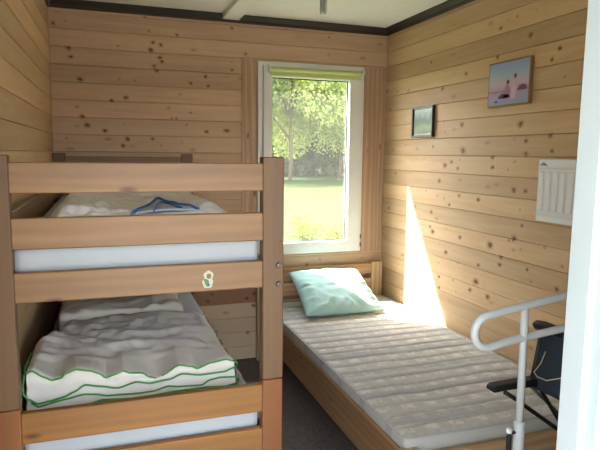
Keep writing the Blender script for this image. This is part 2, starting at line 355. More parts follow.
# ------------------------------------------------------------ window
w=thing('window_1',(1.8,0,.80),kind='structure')
def ring(x0,x1,z0,z1,wd,y0,y1,wr=None,wb=None,wt=None):
    wr=wr or wd; wb=wb or wd; wt=wt or wd
    mb=MB(); o=[(x0,z0),(x1,z0),(x1,z1),(x0,z1)]; i=[(x0+wd,z0+wb),(x1-wr,z0+wb),(x1-wr,z1-wt),(x0+wd,z1-wt)]
    vs=[(a,y0,b) for a,b in o]+[(a,y0,b) for a,b in i]+[(a,y1,b) for a,b in o]+[(a,y1,b) for a,b in i]
    fs=[]
    for k in range(4):
        j=(k+1)%4; fs+=[(k,j,4+j,4+k),(8+k,12+k,12+j,8+j),(k,8+k,8+j,j),(4+k,4+j,12+j,12+k)]
    return mb.add(vs,fs)
build(ring(1.378,2.220,.797,2.220,.034,-.016,.10),'frame',M['white'],w,bevel=.003)
build(ring(1.418,2.205,.815,2.19,.066,-.026,.05,wr=.105,wb=.070,wt=.078),'sash',M['white'],w,bevel=.005,seg=3)
build(ring(1.4835,2.1005,.8845,2.1125,.0065,.020,.0295),'gasket',M['gasket'],w)
build(MB().box(1.480,2.104,.030,.034,.880,2.116),'pane',M['glass'],w)
for z in (.835,.90): build(MB().lathe([(.005,0),(.006,.003),(.006,.028),(.005,.031)],(2.214,-.028,z),n=12),'hinge',M['steel'],w,smooth=True)
build(MB().box(1.36,2.24,.10,.22,.80,.828),'outer_sill',M['white'],w,bevel=.004)
b=thing('roller_blind',(1.82,-.045,2.13),'rolled-up lime green roller blind clipped across the top of the window','blind')
build(MB().lathe([(.0165,1.462-1.82),(.0165,2.186-1.82)],(1.82,-.047,2.163),axis='x',n=20),'roll',M['green_blind'],b,smooth=False)
build(MB().box(1.462,2.186,-.040,-.032,2.118,2.15),'hem_bar',M['green_blind'],b,bevel=.003)
for x in (1.446,2.188):
    build(MB().box(x,x+.014,-.068,-.022,2.140,2.192),'bracket',M['white'],b,bevel=.003)
build(MB().tube([(2.196,-.069,2.16),(2.198,-.070,2.13),(2.197,-.070,2.10)],.0022,8),'pull_cord',M['gasket'],b)
# ------------------------------------------------------------ ceiling lamp
l=thing('ceiling_lamp',(1.496,-1.0,ZC),'clear ribbed lamp tube hanging from the cream ceiling near the window','lamp')
build(MB().lathe([(.001,0),(.055,0),(.055,-.012),(.03,-.03),(.024,-.06),(.021,-.075),(.001,-.075)],(1.496,-1,ZC),n=28),'socket',M['white'],l,smooth=False,bevel=.002)
def tubes():
    t=NT('grey_lamp_glass'); b=t.bsdf(srgb('c9cbc8'),.15,Transmission_Weight=.35); return t.done(b)
M['lampglass']=tubes()
for k in range(3):
    a=k*PI/3*2+.35; cx,cy=1.496,-1.0; rr=.0135
    ux,uy=math.cos(a),math.sin(a); px,py=-uy,ux
    p1=(cx+ux*rr+px*.0065,cy+uy*rr+py*.0065); p2=(cx+ux*rr-px*.0065,cy+uy*rr-py*.0065)
    pts=[(p1[0],p1[1],ZC-.07),(p1[0],p1[1],2.352)]+[(cx+ux*rr+px*.0065*math.cos(t),cy+uy*rr+py*.0065*math.cos(t),2.352-.014*math.sin(t)) for t in (PI*.25,PI*.5,PI*.75)]+[(p2[0],p2[1],2.352),(p2[0],p2[1],ZC-.07)]
    build(MB().tube(pts,.0052,10),'bulb_tube',M['lampglass'],l,smooth=True)
# ------------------------------------------------------------ pictures on the right wall
def pic_small():
    t=thing('framed_picture',(W,-.572,1.68),'small dark-framed landscape picture with a pale mat, nearer the window','picture')
    x1=W-.002
    def rg(y0,y1,z0,z1,wd,xa,xb):
        mb=MB(); o=[(y0,z0),(y1,z0),(y1,z1),(y0,z1)]; i=[(y0+wd,z0+wd),(y1-wd,z0+wd),(y1-wd,z1-wd),(y0+wd,z1-wd)]
        vs=[(xa,a,b) for a,b in o]+[(xa,a,b) for a,b in i]+[(xb,a,b) for a,b in o]+[(xb,a,b) for a,b in i]; fs=[]
        for k in range(4):
            j=(k+1)%4; fs+=[(k,j,4+j,4+k),(8+k,12+k,12+j,8+j),(k,8+k,8+j,j),(4+k,4+j,12+j,12+k)]
        return mb.add(vs,fs)
    build(rg(-.722,-.452,1.682,1.892,.014,W-.024,x1),'frame',plain('dark_green_frame','232a1e',.4),t,bevel=.002)
    build(MB().box(W-.012,x1-.001,-.710,-.464,1.694,1.880),'mat',plain('pale_mat','cdd6c8',.6),t)
    m=NT('landscape_print'); tc=m.new('TexCoord'); s=m.new('SeparateXYZ'); m.set(s,0,tc.outputs['Object'])
    z=m.math('ADD',s.outputs[2],m.math('MULTIPLY',m.math('SUBTRACT',m.noise(m.coord((1,1,1)),16.,4),.5),.09))
    f=m.math('DIVIDE',z,.21)
    col=m.ramp(f,[(.12,srgb('5f7a52')),(.3,srgb('8b9a70')),(.42,srgb('5d7a4e')),(.6,srgb('4f6b4a')),(.74,srgb('8aa08e')),(.9,srgb('b7c8c4'))])
    build(MB().box(W-.0135,W-.0125,-.692,-.480,1.708,1.866),'print',m.done(m.bsdf(col,.5)),t)
    return t
pic_small()
def pic_big():
    t=thing('canvas_picture',(W,-1.467,1.83),'blue and pink sunset canvas with seated figures, nearer the heater','picture')
    build(MB().box(W-.022,W-.002,-1.636,-1.299,1.830,2.071),'stretcher_edge',plain('tan_canvas_edge','8f7147',.7),t,bevel=.002)
    m=NT('sunset_print'); tc=m.new('TexCoord'); s=m.new('SeparateXYZ'); m.set(s,0,tc.outputs['Object'])
    z=m.math('ADD',s.outputs[2],m.math('MULTIPLY',m.math('SUBTRACT',m.noise(m.coord((1,1,1)),30.,3),.5),.02))
    f=m.math('DIVIDE',z,.241)
    col=m.ramp(f,[(.0,srgb('7f8cae')),(.2,srgb('9893b4')),(.3,srgb('a58ca2')),(.335,srgb('80607c')),(.36,srgb('b08ca4')),(.5,srgb('b8a4b2')),(.7,srgb('9aacc0')),(1.,srgb('7c96be'))])
    build(MB().box(W-.0235,W-.0225,-1.628,-1.307,1.838,2.063),'print',m.done(m.bsdf(col,.5)),t)
    def blob(pts,name,col):
        build(MB().prism([(a,b) for a,b in pts],.0008,'x',W-.0245),name,plain(name+'_paint',col,.6),t)
    def ell(cy,cz,ry,rz,n=14): return [(cy+ry*math.cos(2*PI*k/n),cz+rz*math.sin(2*PI*k/n)) for k in range(n)]
    blob([(-1.500,1.865),(-1.530,1.865),(-1.542,1.92),(-1.535,1.962),(-1.518,1.968),(-1.502,1.955),(-1.492,1.91)],'figure','c8a6b8')
    blob(ell(-1.524,1.983,.011,.013),'head','5a4a62')
    blob([(-1.430,1.868),(-1.480,1.868),(-1.488,1.90),(-1.476,1.935),(-1.460,1.942),(-1.445,1.925),(-1.435,1.89)],'figure','a8738c')
    blob(ell(-1.467,1.955,.011,.012),'head','5f3d55')
    blob([(-1.390,1.872),(-1.450,1.870),(-1.490,1.878),(-1.470,1.892),(-1.430,1.898),(-1.400,1.888)],'foreground_shape','4d2f48')
    blob([(-1.545,1.905),(-1.610,1.905),(-1.615,1.925),(-1.590,1.935),(-1.560,1.93)],'far_shape','643f5c')
    blob(ell(-1.375,1.856,.014,.006),'foreground_shape','55406a')
pic_big()
# ------------------------------------------------------------ heater
h=thing('wall_heater',(W,-1.9,1.236),'white ribbed electric heater mounted on the right pine wall','heater')
hy0,hy1,hz0,hz1=-2.02,-1.752,1.236,1.547
build(MB().box(W-.040,W-.001,hy0,hy1,hz0,hz1),'body',M['white'],h,bevel=.007,seg=3)
build(MB().box(W-.045,W-.037,hy0+.006,hy1-.006,hz1-.040,hz1-.036),'lip',M['white'],h,bevel=.001)
build(MB().box(W-.046,W-.038,hy0+.012,hy1-.012,hz0+.03,hz1-.045),'front_panel',plain('heater_front','dfe2e0',.4),h,bevel=.004)
for k in range(5):
    yy=hy1-.022-.047*k
    build(MB().box(W-.053,W-.044,yy-.030,yy,hz0+.055,hz1-.062),'rib',M['white'],h,bevel=.006,seg=3)
build(MB().prism([(-1.765,1.514),(-1.82,1.514),(-1.79,1.530)],.003,'x',W-.043),'badge',plain('heater_badge','7b7d7c',.4),h)
# ------------------------------------------------------------ bunk bed
b=thing('bunk_bed',(.43,-1.18,0),'two-tier pine bunk bed with wide end boards against the left wall','bed')
XL,XR,YB0,YB1=-.026,.886,-2.25,-.085; PW=.0735; PT=.048
def xl(y): return XL+ (0.012 if y>-1 else 0)
def frame(y0,y1,front):
    for (x0,x1) in ((XL if front else XL+.028,(XL if front else XL+.028)+PW+(.006 if front else 0)),(XR-PW,XR)):
        build(MB().box(x0,x1,y0,y1,.779,1.547),'post',M['bunk_z'],b,bevel=.004)
        lab(build(MB().box(x0+.0005,x1-.0005,y0+.0005,y1-.0005,0,.777),'post',M['oil_z'],b,bevel=.004),'orange oiled lower post')
    ins=.004; a,c=(.052,XR-PW+.002)
    if not front: a=XL+.028+PW-.002
    ya,yb=(y0+ins,y0+ins+.026) if front else (y1-ins-.026,y1-ins)
    for z0,z1 in ((1.4346,1.5266),(1.2675,1.3624),(1.1058,1.1986)):
        build(MB().box(a,c,ya,yb,z0,z1),'end_board',M['bunk_x'],b,bevel=.004)
    for z0,z1 in ((.6624,.7625),(.505,.6024),(.33,.42)):
        lab(build(MB().box(a,c,ya,yb,z0,z1),'end_board',M['oil_x'],b,bevel=.004),'orange oiled end board')
frame(YB0,YB0+PT,True); frame(YB1-PT,YB1,False)
for z0,z1,m in ((1.06,1.160,'bunk_y'),(.46,.560,'oil_y')):
    for x0,x1 in ((.008,.034),(XR-.040,XR-.016)):
        build(MB().box(x0,x1,YB0+PT-.004,YB1-PT+.004,z0,z1),'side_rail',M[m],b,bevel=.004)
    for k in range(14):
        y=YB0+.12+k*.145
        build(MB().box(.010,XR-.018,y,y+.07,z1+.001,z1+.019),'slat',M[m[:-1]+'x'],b,bevel=.002)
build(MB().box(.004,.030,YB0+PT-.004,YB1-PT+.004,1.2675,1.3624),'guard_rail',M['bunk_y'],b,bevel=.004)
for z in (1.182,1.116):
    build(MB().lathe([(.0095,0),(.0095,-.003),(.0075,-.006),(.0035,-.006),(.003,-.003)],(.867,YB0,z),axis='y',n=16),'bolt',M['steel'],b,smooth=False)
# sticker: two flowers with leaves
sx,sz,sy=.626,1.145,YB0+.0035
def ell(cx,cz,rx,rz,n=22,rot=0,wob=0): 
    o=[]
    for k in range(n):
        t=2*PI*k/n; q=1+wob*math.sin(5*t); a,c=rx*q*math.cos(t),rz*q*math.sin(t); o.append((cx+a*math.cos(rot)-c*math.sin(rot),cz+a*math.sin(rot)+c*math.cos(rot)))
    return o
st=build(MB().prism(ell(sx+.003,sz+.014,.016,.016,wob=.06),-.0006,'y',sy).prism(ell(sx,sz-.010,.0175,.018,wob=.08),-.00065,'y',sy),'sticker',plain('sticker_white','b4b8a4',.4),b)
lab(st,'small flower sticker with a white edge')
build(MB().prism(ell(sx+.004,sz+.012,.008,.009),-.0011,'y',sy),'flower_centre',plain('sticker_brown','7a5a30',.5),st)
build(MB().prism(ell(sx-.004,sz-.004,.010,.006,rot=-.6),-.0012,'y',sy).prism(ell(sx-.002,sz-.014,.010,.006,rot=-1.),-.0013,'y',sy),'leaf',plain('sticker_green','3f7a30',.5),st)
build(MB().prism(ell(sx+.003,sz-.017,.004,.005),-.0015,'y',sy),'petal',plain('sticker_blue','33507a',.5),st)
# ------------------------------------------------------------ mattresses on the bunk
def softbox(x0,x1,y0,y1,z0,z1,r=.03,amp=.004,seed=0,nx=30,ny=70,nz=6,top=None):
    """closed rounded slab with slightly uneven faces"""
    bm=bmesh.new(); bmesh.ops.create_cube(bm,size=1)
    bmesh.ops.subdivide_edges(bm,edges=bm.edges[:],cuts=1,use_grid_fill=True)
    bm.free()
    mb=MB(); 
    def P(u,v,wt):
        x=x0+(x1-x0)*u; y=y0+(y1-y0)*v; z=z0+(z1-z0)*wt
        # round edges
        c=Vector((min(max(x,x0+r),x1-r),min(max(y,y0+r),y1-r),min(max(z,z0+min(r,(z1-z0)/2)),z1-min(r,(z1-z0)/2)))); d=Vector((x,y,z))-c
        if d.length>1e-6:
            L=max(abs(d.x),abs(d.y),abs(d.z)); d=d.normalized()*L
        q=c+d; n=N(q.x,q.y,q.z+seed,4)*amp
        q.z+=n*(1 if wt>.3 else 0); q.x+=n*.6; 
        if top and wt>.5: q.z+=top(q.x,q.y)*(wt-.5)*2
        return q
    seen={}
    def gv(i,j,k):
        key=(i,j,k)
        if key not in seen: seen[key]=len(mb.v); mb.v.append(tuple(P(i/nx,j/ny,k/nz)))
        return seen[key]
    for i in range(nx):
        for j in range(ny):
            mb.f.append((gv(i,j,0),gv(i,j+1,0),gv(i+1,j+1,0),gv(i+1,j,0))); mb.f.append((gv(i,j,nz),gv(i+1,j,nz),gv(i+1,j+1,nz),gv(i,j+1,nz)))
    for i in range(nx):
        for k in range(nz):
            mb.f.append((gv(i,0,k),gv(i+1,0,k),gv(i+1,0,k+1),gv(i,0,k+1))); mb.f.append((gv(i,ny,k),gv(i,ny,k+1),gv(i+1,ny,k+1),gv(i+1,ny,k)))
    for j in range(ny):
        for k in range(nz):
            mb.f.append((gv(0,j,k),gv(0,j,k+1),gv(0,j+1,k+1),gv(0,j+1,k))); mb.f.append((gv(nx,j,k),gv(nx,j+1,k),gv(nx,j+1,k+1),gv(nx,j,k+1)))
    return mb
o=build(softbox(.048,.812,-2.213,-.14,1.183,1.280,.022,.004,1),'mattress',M['sheet'],smooth=True)
tag(o,'white mattress on the upper tier of the bunk bed','mattress')
o=build(softbox(.048,.812,-2.213,-.14,.583,.685,.022,.004,3),'mattress',M['sheet'],smooth=True)
tag(o,'white mattress on the lower tier of the bunk bed','mattress')
# ------------------------------------------------------------ folded quilt with green hems on the lower tier
H1=[(0.052,0.830),(0.069,0.836),(0.105,0.811),(0.129,0.797),(0.157,0.801),(0.169,0.813),(0.204,0.825),(0.249,0.816),(0.277,0.804),(0.299,0.785),(0.333,0.794),(0.356,0.802),(0.379,0.792),(0.420,0.789),(0.446,0.770),(0.467,0.763),(0.488,0.769),(0.548,0.802),(0.594,0.792),(0.612,0.781),(0.660,0.796),(0.719,0.805),(0.745,0.796)]
H2=[(0.053,0.749),(0.085,0.728),(0.121,0.733),(0.165,0.741),(0.197,0.754),(0.232,0.775),(0.279,0.765),(0.338,0.750),(0.398,0.765),(0.445,0.755),(0.514,0.760),(0.556,0.776),(0.620,0.764),(0.707,0.766),(0.745,0.778)]
H3=[(0.05,.716),(0.086,0.722),(0.166,0.736),(0.228,0.746),(0.266,0.742),(0.304,0.732),(0.410,0.727),(0.457,0.728),(0.505,0.739),(0.547,0.733),(0.625,0.729),(0.654,0.744),(0.690,0.749),(0.748,0.746)]
H4=[(.05,.700),(.15,.708),(0.253,0.716),(0.285,0.723),(0.376,0.714),(0.442,0.716),(0.532,0.721),(0.638,0.722),(0.710,0.716),(0.748,0.724)]
def ip(H,x):
    if x<=H[0][0]: return H[0][1]
    for (a,b),(c,d) in zip(H,H[1:]):
        if x<=c: 
            t=(x-a)/(c-a); return b+(d-b)*t
    return H[-1][1]
def wr(x,y,s=0):
    a=N(x*2.2+s,y*5.,s,2.2,5)*.013; b=abs(N(x*3+y*2.5+s,y*3-x,s+3,2.5,3))*.016
    c=abs(N(x*7+y*4+s,y*8-x*3,s+7,1.6,3))*.007
    return a-b-c+.004
def quilt_mesh():
    mb=MB(); NX=110
    x0,x1=.052,.748
    rows=[]
    def row(fy,fz,fx=None): rows.append((fy,fz,fx))
    yb=-1.42
    row(lambda x:yb,lambda x:.6905); row(lambda x:yb,lambda x:.715); 
    nt=46
    for k in range(nt+1):
        t=k/nt; y=yb+(-2.055-yb)*t
        def fz(x,t=t,y=y):
            base=.798+(y+2.05)*.035+.008*math.sin(5*x)+wr(x,y)-.010*(t<.03)
            e=max(0,(t-.62)/.38); e=e*e*(3-2*e)
            edge=max(0,1-abs(x-x0)/.05,1-abs(x-x1)/.05)
            z=base*(1-e)+(ip(H1,x)+.002)*e
            return z-.030*edge**2*(1-e)
        row(lambda x,y=y:y,fz)
    row(lambda x:-2.078,lambda x:ip(H1,x))
    row(lambda x:-2.088,lambda x:ip(H1,x)*.75+ip(H2,x)*.25)
    row(lambda x:-2.083,lambda x:ip(H1,x)*.4+ip(H2,x)*.6)
    row(lambda x:-2.088,lambda x:ip(H2,x)*.88+ip(H1,x)*.12)
    row(lambda x:-2.098,lambda x:ip(H2,x))
    row(lambda x:-2.090,lambda x:ip(H2,x)*.6+ip(H3,x)*.4)
    row(lambda x:-2.106,lambda x:min(ip(H3,x),ip(H2,x)-.002))
    row(lambda x:-2.113,lambda x:(ip(H3,x)+ip(H4,x))/2)
    row(lambda x:-2.116,lambda x:ip(H4,x))
    row(lambda x:-2.118,lambda x:.70)
    row(lambda x:-2.110,lambda x:.6905)
    ny=len(rows)-1
    def taper(x,y):   # the far part of the pile narrows
        t=min(1,max(0,(y+2.05)/1.3)); c=.40
        return x+ ((.075*max(0,min(1,(y+1.72)/.2))-.012*max(0,min(1,(y+2.05)/.2)))*(1-(x-x0)/(x1-x0)) )
    def fn(u,v):
        j=round(v*ny); x=x0+(x1-x0)*u; fy,fz,_=rows[j]; y=fy(x); yy=y+ (.006*N(x*9,j,0,1) if j>40 else 0)
        xe=x
        z=fz(x)
        if 1<j<=48: z+=.022*math.exp(-((x-.075)/.05)**2)*max(0,min(1,(-1.55-y)/.1))*max(0,min(1,(y+2.0)/.1))
        return (taper(x,y),yy,z)
    mb.grid(fn,NX,ny)
    # side walls down to the mattress
    n=NX+1
    for side,i in ((0,0),(1,NX)):
        ids=[j*n+i for j in range(ny+1)]; base=len(mb.v)
        for j in ids:
            v=mb.v[j]; mb.v.append((v[0]+(-.004 if side==0 else .012),v[1],(v[2]+.6905)/2))
        b2=len(mb.v)
        for j in ids:
            v=mb.v[j]; mb.v.append((v[0]+(.004 if side==0 else .004),v[1],.6905))
        for k in range(ny):
            q=[(ids[k],ids[k+1],base+k+1,base+k),(base+k,base+k+1,b2+k+1,b2+k)]
            mb.f+= [t[::-1] for t in q] if side==0 else q
    return mb
qt=tag(build(quilt_mesh(),'folded_quilt',M['quilt'],smooth=True,fix=False),'white folded quilt with wavy green hems lying on the lower bunk mattress','quilt')
def hem(H,y,r=.0031,a=0,b=99,extra_l=None,extra_r=None,name='hem',mat='hem_green',par=qt):
    pts=[(x,y-.002+.002*math.sin(40*x),z) for x,z in H if a<=x<=b]
    out=[]
    for p,q in zip(pts,pts[1:]):
        for k in range(4):
            t=k/4; t2=t*t*(3-2*t); out.append((p[0]+(q[0]-p[0])*t,p[1]+(q[1]-p[1])*t,p[2]+(q[2]-p[2])*t2*.6+(q[2]-p[2])*t*.4))
    out.append(pts[-1])
    if extra_l: out=extra_l+out
    if extra_r: out=out+extra_r
    return build(MB().tube(out,r,8),name,M[mat],par,smooth=True)
hem(H1,-2.080,a=.05,b=.47,extra_l=[(.040,-1.72,.790),(.036,-1.78,.800),(.036,-1.88,.808),(.040,-1.98,.826),(.044,-2.06,.832)])
hem(H1,-2.080,a=.48,extra_r=[(.758,-2.084,.790),(.758,-2.09,.783)])
hem(H2,-2.099,a=.05,extra_l=[(.046,-2.070,.825),(.040,-2.09,.79),(.043,-2.1,.765)],extra_r=[(.757,-2.095,.784)])
hem(H3,-2.108,a=.08,extra_l=[(.066,-2.105,.735)],extra_r=[(.760,-2.112,.738),(.756,-2.116,.727)])
hem(H4,-2.118,a=.25,r=.0042)
# cream blanket folded behind the quilt
def blanket_top(x,y):
    return wr(x*1.3,y*1.1,5)*1.2-.02*max(0,(y+.5))-.012*max(0,1-abs(x-.13)/.1)
o=build(softbox(.10,.655,-1.405,-.45,.692,.845,.03,.010,8,nx=40,ny=60,top=blanket_top),'folded_blanket',M['quilt2'],smooth=True)
tag(o,'cream folded blanket behind the green-hemmed quilt on the lower bunk','blanket')
# ------------------------------------------------------------ crumpled quilt on the upper tier
UX0,UX1,UY0,UY1=.115,.805,-2.205,-.72
def uqz(x,y):
    u=min(1,max(0,(x-UX0)/(UX1-UX0))); v=min(1,max(0,(y-UY0)/(UY1-UY0)))
    prof=(min(1,u/.09)**.7)*(min(1,(1-u)/.20)**.8)
    fl=1-.93*math.exp(-(((x-.508)/.15)**4+((y+1.97)/.36)**4))
    z=1.281+prof*(.082+.022*N(x,y,4,3)*fl+.010*math.sin(7*x+2))+(wr(x,y,9)*1.7+.020*abs(N(x*9+3,y*9,2,1.2,3)))*prof*fl-.004*(1-prof)
    fr=min(1,v/.03)**.5; bk=min(1,(1-v)/.06)**.5
    return max(1.281+(z-1.281)*fr*bk,1.2885),prof
def uq_mesh():
    mb=MB()
    def fn(u,v):
        x=UX0+(UX1-UX0)*u; y=UY0+(UY1-UY0)*v; z,prof=uqz(x,y)
        return (x+.02*N(y*2,1,2,1)*(1-prof),y,z)
    mb.grid(fn,90,130); return mb
uq=tag(build(uq_mesh(),'crumpled_quilt',M['quilt'],smooth=True,solid=.004),'crumpled white quilt with a blue-edged corner on the upper bunk mattress','quilt')
mb=MB()
FA,FB,FT=Vector((.405,-2.16)),Vector((.605,-2.16)),Vector((.515,-1.72))
def tri(u,v):
    p=FA.lerp(FB,u).lerp(FT,v); return (p.x,p.y,uqz(p.x,p.y)[0]+.009+.008*math.sin(PI*u)*(1-v))
mb.grid(tri,24,24)
cn=lab(build(mb,'folded_corner',M['sheet'],uq,smooth=True,solid=.006),'white corner flap with blue edging')
def over(pts,h):
    o=[]
    for (x0,y0),(x1,y1) in zip(pts,pts[1:]):
        for k in range(12):
            x,y=x0+(x1-x0)*k/12,y0+(y1-y0)*k/12; o.append((x,y,uqz(x,y)[0]+h))
    return o
build(MB().tube(over([(.395,-2.17),(.455,-1.95),(.515,-1.70),(.560,-1.93),(.618,-2.17)],.012),.0045,8),'hem',M['hem_blue'],cn,smooth=True)
build(MB().tube(over([(.465,-2.17),(.510,-1.93),(.560,-2.17)],.020),.0036,8),'hem',M['hem_blue'],cn,smooth=True)
o=build(softbox(.36,.80,-.66,-.30,1.289,1.342,.025,.012,12,nx=30,ny=30),'cushion',M['quilt2'],smooth=True)
tag(o,'flat beige cushion behind the crumpled quilt on the upper bunk','cushion')
# ------------------------------------------------------------ single bed
s=thing('single_bed',(1.9,-1.15,0),'low pine single bed under the window beside the right wall','bed')
BX0,BX1,BY0,BY1=1.392,2.405,-2.245,-.022
for x0,x1 in ((1.362,1.455),(2.297,2.392)):
    build(MB().box(x0,x1,-.072,BY1,0,.715),'headboard_post',M['bed_z'],s,bevel=.004)
for z0,z1 in ((.622,.702),(.485,.585),):
    build(MB().box(1.453,2.299,-.066,-.040,z0,z1),'headboard_rail',M['bed_x'],s,bevel=.004)
build(MB().box(1.455,2.297,-.062,-.036,.20,.40),'head_panel',M['bed_x'],s,bevel=.003)
build(MB().box(BX0,BX0+.026,BY0+.02,-.075,.195,.392),'side_rail',M['bed_y'],s,bevel=.004)
build(MB().box(BX1-.028,BX1-.002,BY0+.02,-.075,.195,.392),'side_rail',M['bed_y'],s,bevel=.004)
build(MB().box(BX0+.03,BX1-.03,BY0,BY0+.026,.195,.385),'foot_rail',M['bed_x'],s,bevel=.004)
for x in (BX0,BX1-.07):
    build(MB().box(x,x+.068,BY0-.001,BY0+.058,0,.405) ,'leg',M['bed_z'],s,bevel=.008,seg=3)
for k in range(13):
    y=BY0+.10+k*.16
    build(MB().box(BX0+.02,BX1-.02,y,y+.07,.32,.338),'slat',M['bed_x'],s,bevel=.002)
# mattress with quilted cross creases and piping
def ridge(x,y):
    w=y+.02*N(x*1.5,y,3,2); p=(w/.098)%1.0; g=-.012*math.exp(-((p-.5)/.10)**2)*(0.55+.6*abs(N(x,round(w/.098)*.7,6,3)))
    return g+.004*N(x,y,2,3)
o=build(softbox(1.408,2.392,-2.205,-.09,.340,.446,.02,.002,20,nx=60,ny=300,nz=5,top=ridge),'mattress',M['ticking'],smooth=True)
mt=tag(o,'thin grey checked mattress with cross creases on the single bed','mattress')
def rr(x0,x1,y0,y1,z,r=.03):
    pts=[]
    for cx,cy,a0 in ((x1-r,y1-r,0),(x0+r,y1-r,PI/2),(x0+r,y0+r,PI),(x1-r,y0+r,1.5*PI)):
        for k in range(5):
            a=a0+k*PI/8; pts.append((cx+r*math.cos(a),cy+r*math.sin(a),z))
    out=[]
    for p,q in zip(pts,pts[1:]+pts[:1]):
        n=max(1,int(math.dist(p,q)/.04))
        for k in range(n): out.append(tuple(p[i]+(q[i]-p[i])*k/n for i in range(3)))
    return out
build(MB().tube([(x,y,z+.0015*N(x,y,1,6)) for x,y,z in rr(1.409,2.391,-2.204,-.091,.440)],.0045,8,closed=True),'piping',fabric('grey_piping','a9abab','b4b6b4',90),mt,smooth=True)
# pillow leaning on the headboard
def pillow():
    mb=MB(); n=44
    A=Vector((1.555,-.600,.470)); B=Vector((2.150,-.575,.466)); D=Vector((1.585,-.115,.668)); E_=Vector((2.150,-.115,.658))
    nrm=(B-A).cross(D-A).normalized()
    def P(u,v,s):
        p=A.lerp(B,u).lerp(D.lerp(E_,u),v)
        a,b=2*u-1,2*v-1
        pin=.05*(a*a)*(b*b); 
        e=(max(0,1-abs(a)**2.6)*max(0,1-abs(b)**2.6))**.42
        h=.070*e
        # rounded, slightly inward edges
        cpt=A.lerp(B,.5).lerp(D.lerp(E_,.5),.5); p=p+(cpt-p)*(.040*(1-abs(a)**2)*(abs(b)**4)+.055*(1-abs(b)**2)*(abs(a)**4))
        w=0
        if s>0:
            d=1-max(abs(a),abs(b)); ang=math.atan2(b,a)
            w=.017*(1 if b<.1 else .25)*math.sin(ang*17+3*N(u*3,v*3,0,1))*math.exp(-((d-.16)/.16)**2)*e+.012*N(u*4,v*6,3,1.3)*e
        q=p+nrm*(s*h+w+.012)
        sag=.0
        q.y=min(q.y,-.075)
        return q
    for s in (1,-1):
        mb.grid(lambda u,v:P(u,v,s),n,n)
    bm=bmesh.new(); me=bpy.data.meshes.new('t'); me.from_pydata(mb.v,[],mb.f); bm.from_mesh(me); bmesh.ops.remove_doubles(bm,verts=bm.verts,dist=.0008)
    bmesh.ops.recalc_face_normals(bm,faces=bm.faces); r=MB(); bm.verts.index_update()
    r.v=[tuple(v.co) for v in bm.verts]; r.f=[tuple(v.index for v in f.verts) for f in bm.faces]; bm.free(); bpy.data.meshes.remove(me); return r
tag(build(pillow(),'pillow',M['pillow'],smooth=True),'mint green pillow leaning on the headboard of the single bed','pillow')
# ------------------------------------------------------------ white grab rail
g=thing('grab_rail',(1.61,-2.6,0),'white tubular grab rail with a rounded loop in front of the folding chair','rail')
y=-2.6; tr=.0130
def arc(cx,cz,r,a0,a1,n=14,tilt=0): return [(cx+r*math.cos(a0+(a1-a0)*k/n),y,cz+r*math.sin(a0+(a1-a0)*k/n)) for k in range(n+1)]
cz=.999; rr_=.054
sl=.11
loopL=[(1.470+rr_*1.05*math.cos(PI/2+PI*k/16),y,1.000+rr_*math.sin(PI/2+PI*k/16)) for k in range(17)]
top=[(1.80,y,1.098),(1.70,y,1.085),(1.60,y,1.073),(1.53,y,1.064)]
bot=[(1.53,y,.957),(1.60,y,.9655),(1.70,y,.976),(1.80,y,.986)]
loopR=[(1.82+.056*math.cos(-PI/2+PI*k/16),y,1.043+.0565*math.sin(-PI/2+PI*k/16)) for k in range(1,16)]
build(MB().tube(top+loopL+bot+loopR,tr,16,closed=True),'loop',M['white_tube'],g,smooth=True)
build(MB().tube([(1.604,y,1.074),(1.607,y,.95),(1.612,y,.55)],tr*.97,16),'post',M['white_tube'],g,smooth=True)
build(MB().lathe([(.0135,.0),(.018,.002),(.018,.085),(.0195,.087),(.0195,.098),(.018,.100),(.014,.106)],(1.612,y,.57),n=24),'collar',M['white_tube'],g,smooth=False)
build(MB().lathe([(.016,0),(.016,.57)],(1.612,y,.012),n=20),'lower_post',M['white_tube'],g,smooth=True)
build(MB().lathe([(.07,0),(.07,.008),(.02,.014)],(1.612,y,0),n=32),'foot_plate',M['white_tube'],g,bevel=.002)
build(MB().tube([(1.60,y,.638),(1.574,y,.640)],.006,10),'clamp_screw',M['steel'],g)
build(MB().lathe([(.0085,0),(.0095,.004),(.0095,.012),(.007,.016)],(1.571,y,.640),n=14),'clamp_knob',M['white'],g)
build(MB().lathe([(.008,0),(.009,.003),(.009,.05),(.006,.055)],(1.572,y,.578),n=14),'clamp_bolt',M['black'],g)
# ------------------------------------------------------------ folding chair
c=thing('folding_chair',(1.9,-2.64,0),'black folding armchair with dark blue fabric back, half hidden by the white door frame','chair')
for yy in (-2.40,-2.88):
    # armrest pad: tapered, slightly upturned front
    prof=[(1.640,.700),(1.648,.693),(1.70,.696),(1.80,.694),(1.93,.690),(1.985,.694),(1.985,.716),(1.93,.726),(1.80,.722),(1.70,.721),(1.655,.719),(1.643,.712)]
    ob=build(MB().prism(prof,.045,'y',yy-.0225),'armrest',M['black'],c,bevel=.006,seg=3)
    build(MB().tube([(1.712,yy,.692),(1.712,yy,.672)],.006,10),'arm_pivot',M['blacktube'],c,smooth=True)
    build(MB().tube([(1.712,yy,.680),(1.760,yy,.648),(1.966,yy,.499),(2.25,yy,.285),(2.37,yy,.012)],.0085,12),'leg',M['blacktube'],c,smooth=True)
    build(MB().tube([(1.826,yy+.01,.694),(1.96,yy+.01,.575),(2.05,yy+.01,.47),(1.95,yy+.01,.30),(1.76,yy+.01,.012)],.0065,12),'leg',M['steel'],c,smooth=True)
    build(MB().tube([(1.868,yy,.925),(1.835,yy,.73),(2.02,yy,.47)],.0085,12),'back_upright',M['blacktube'],c,smooth=True)
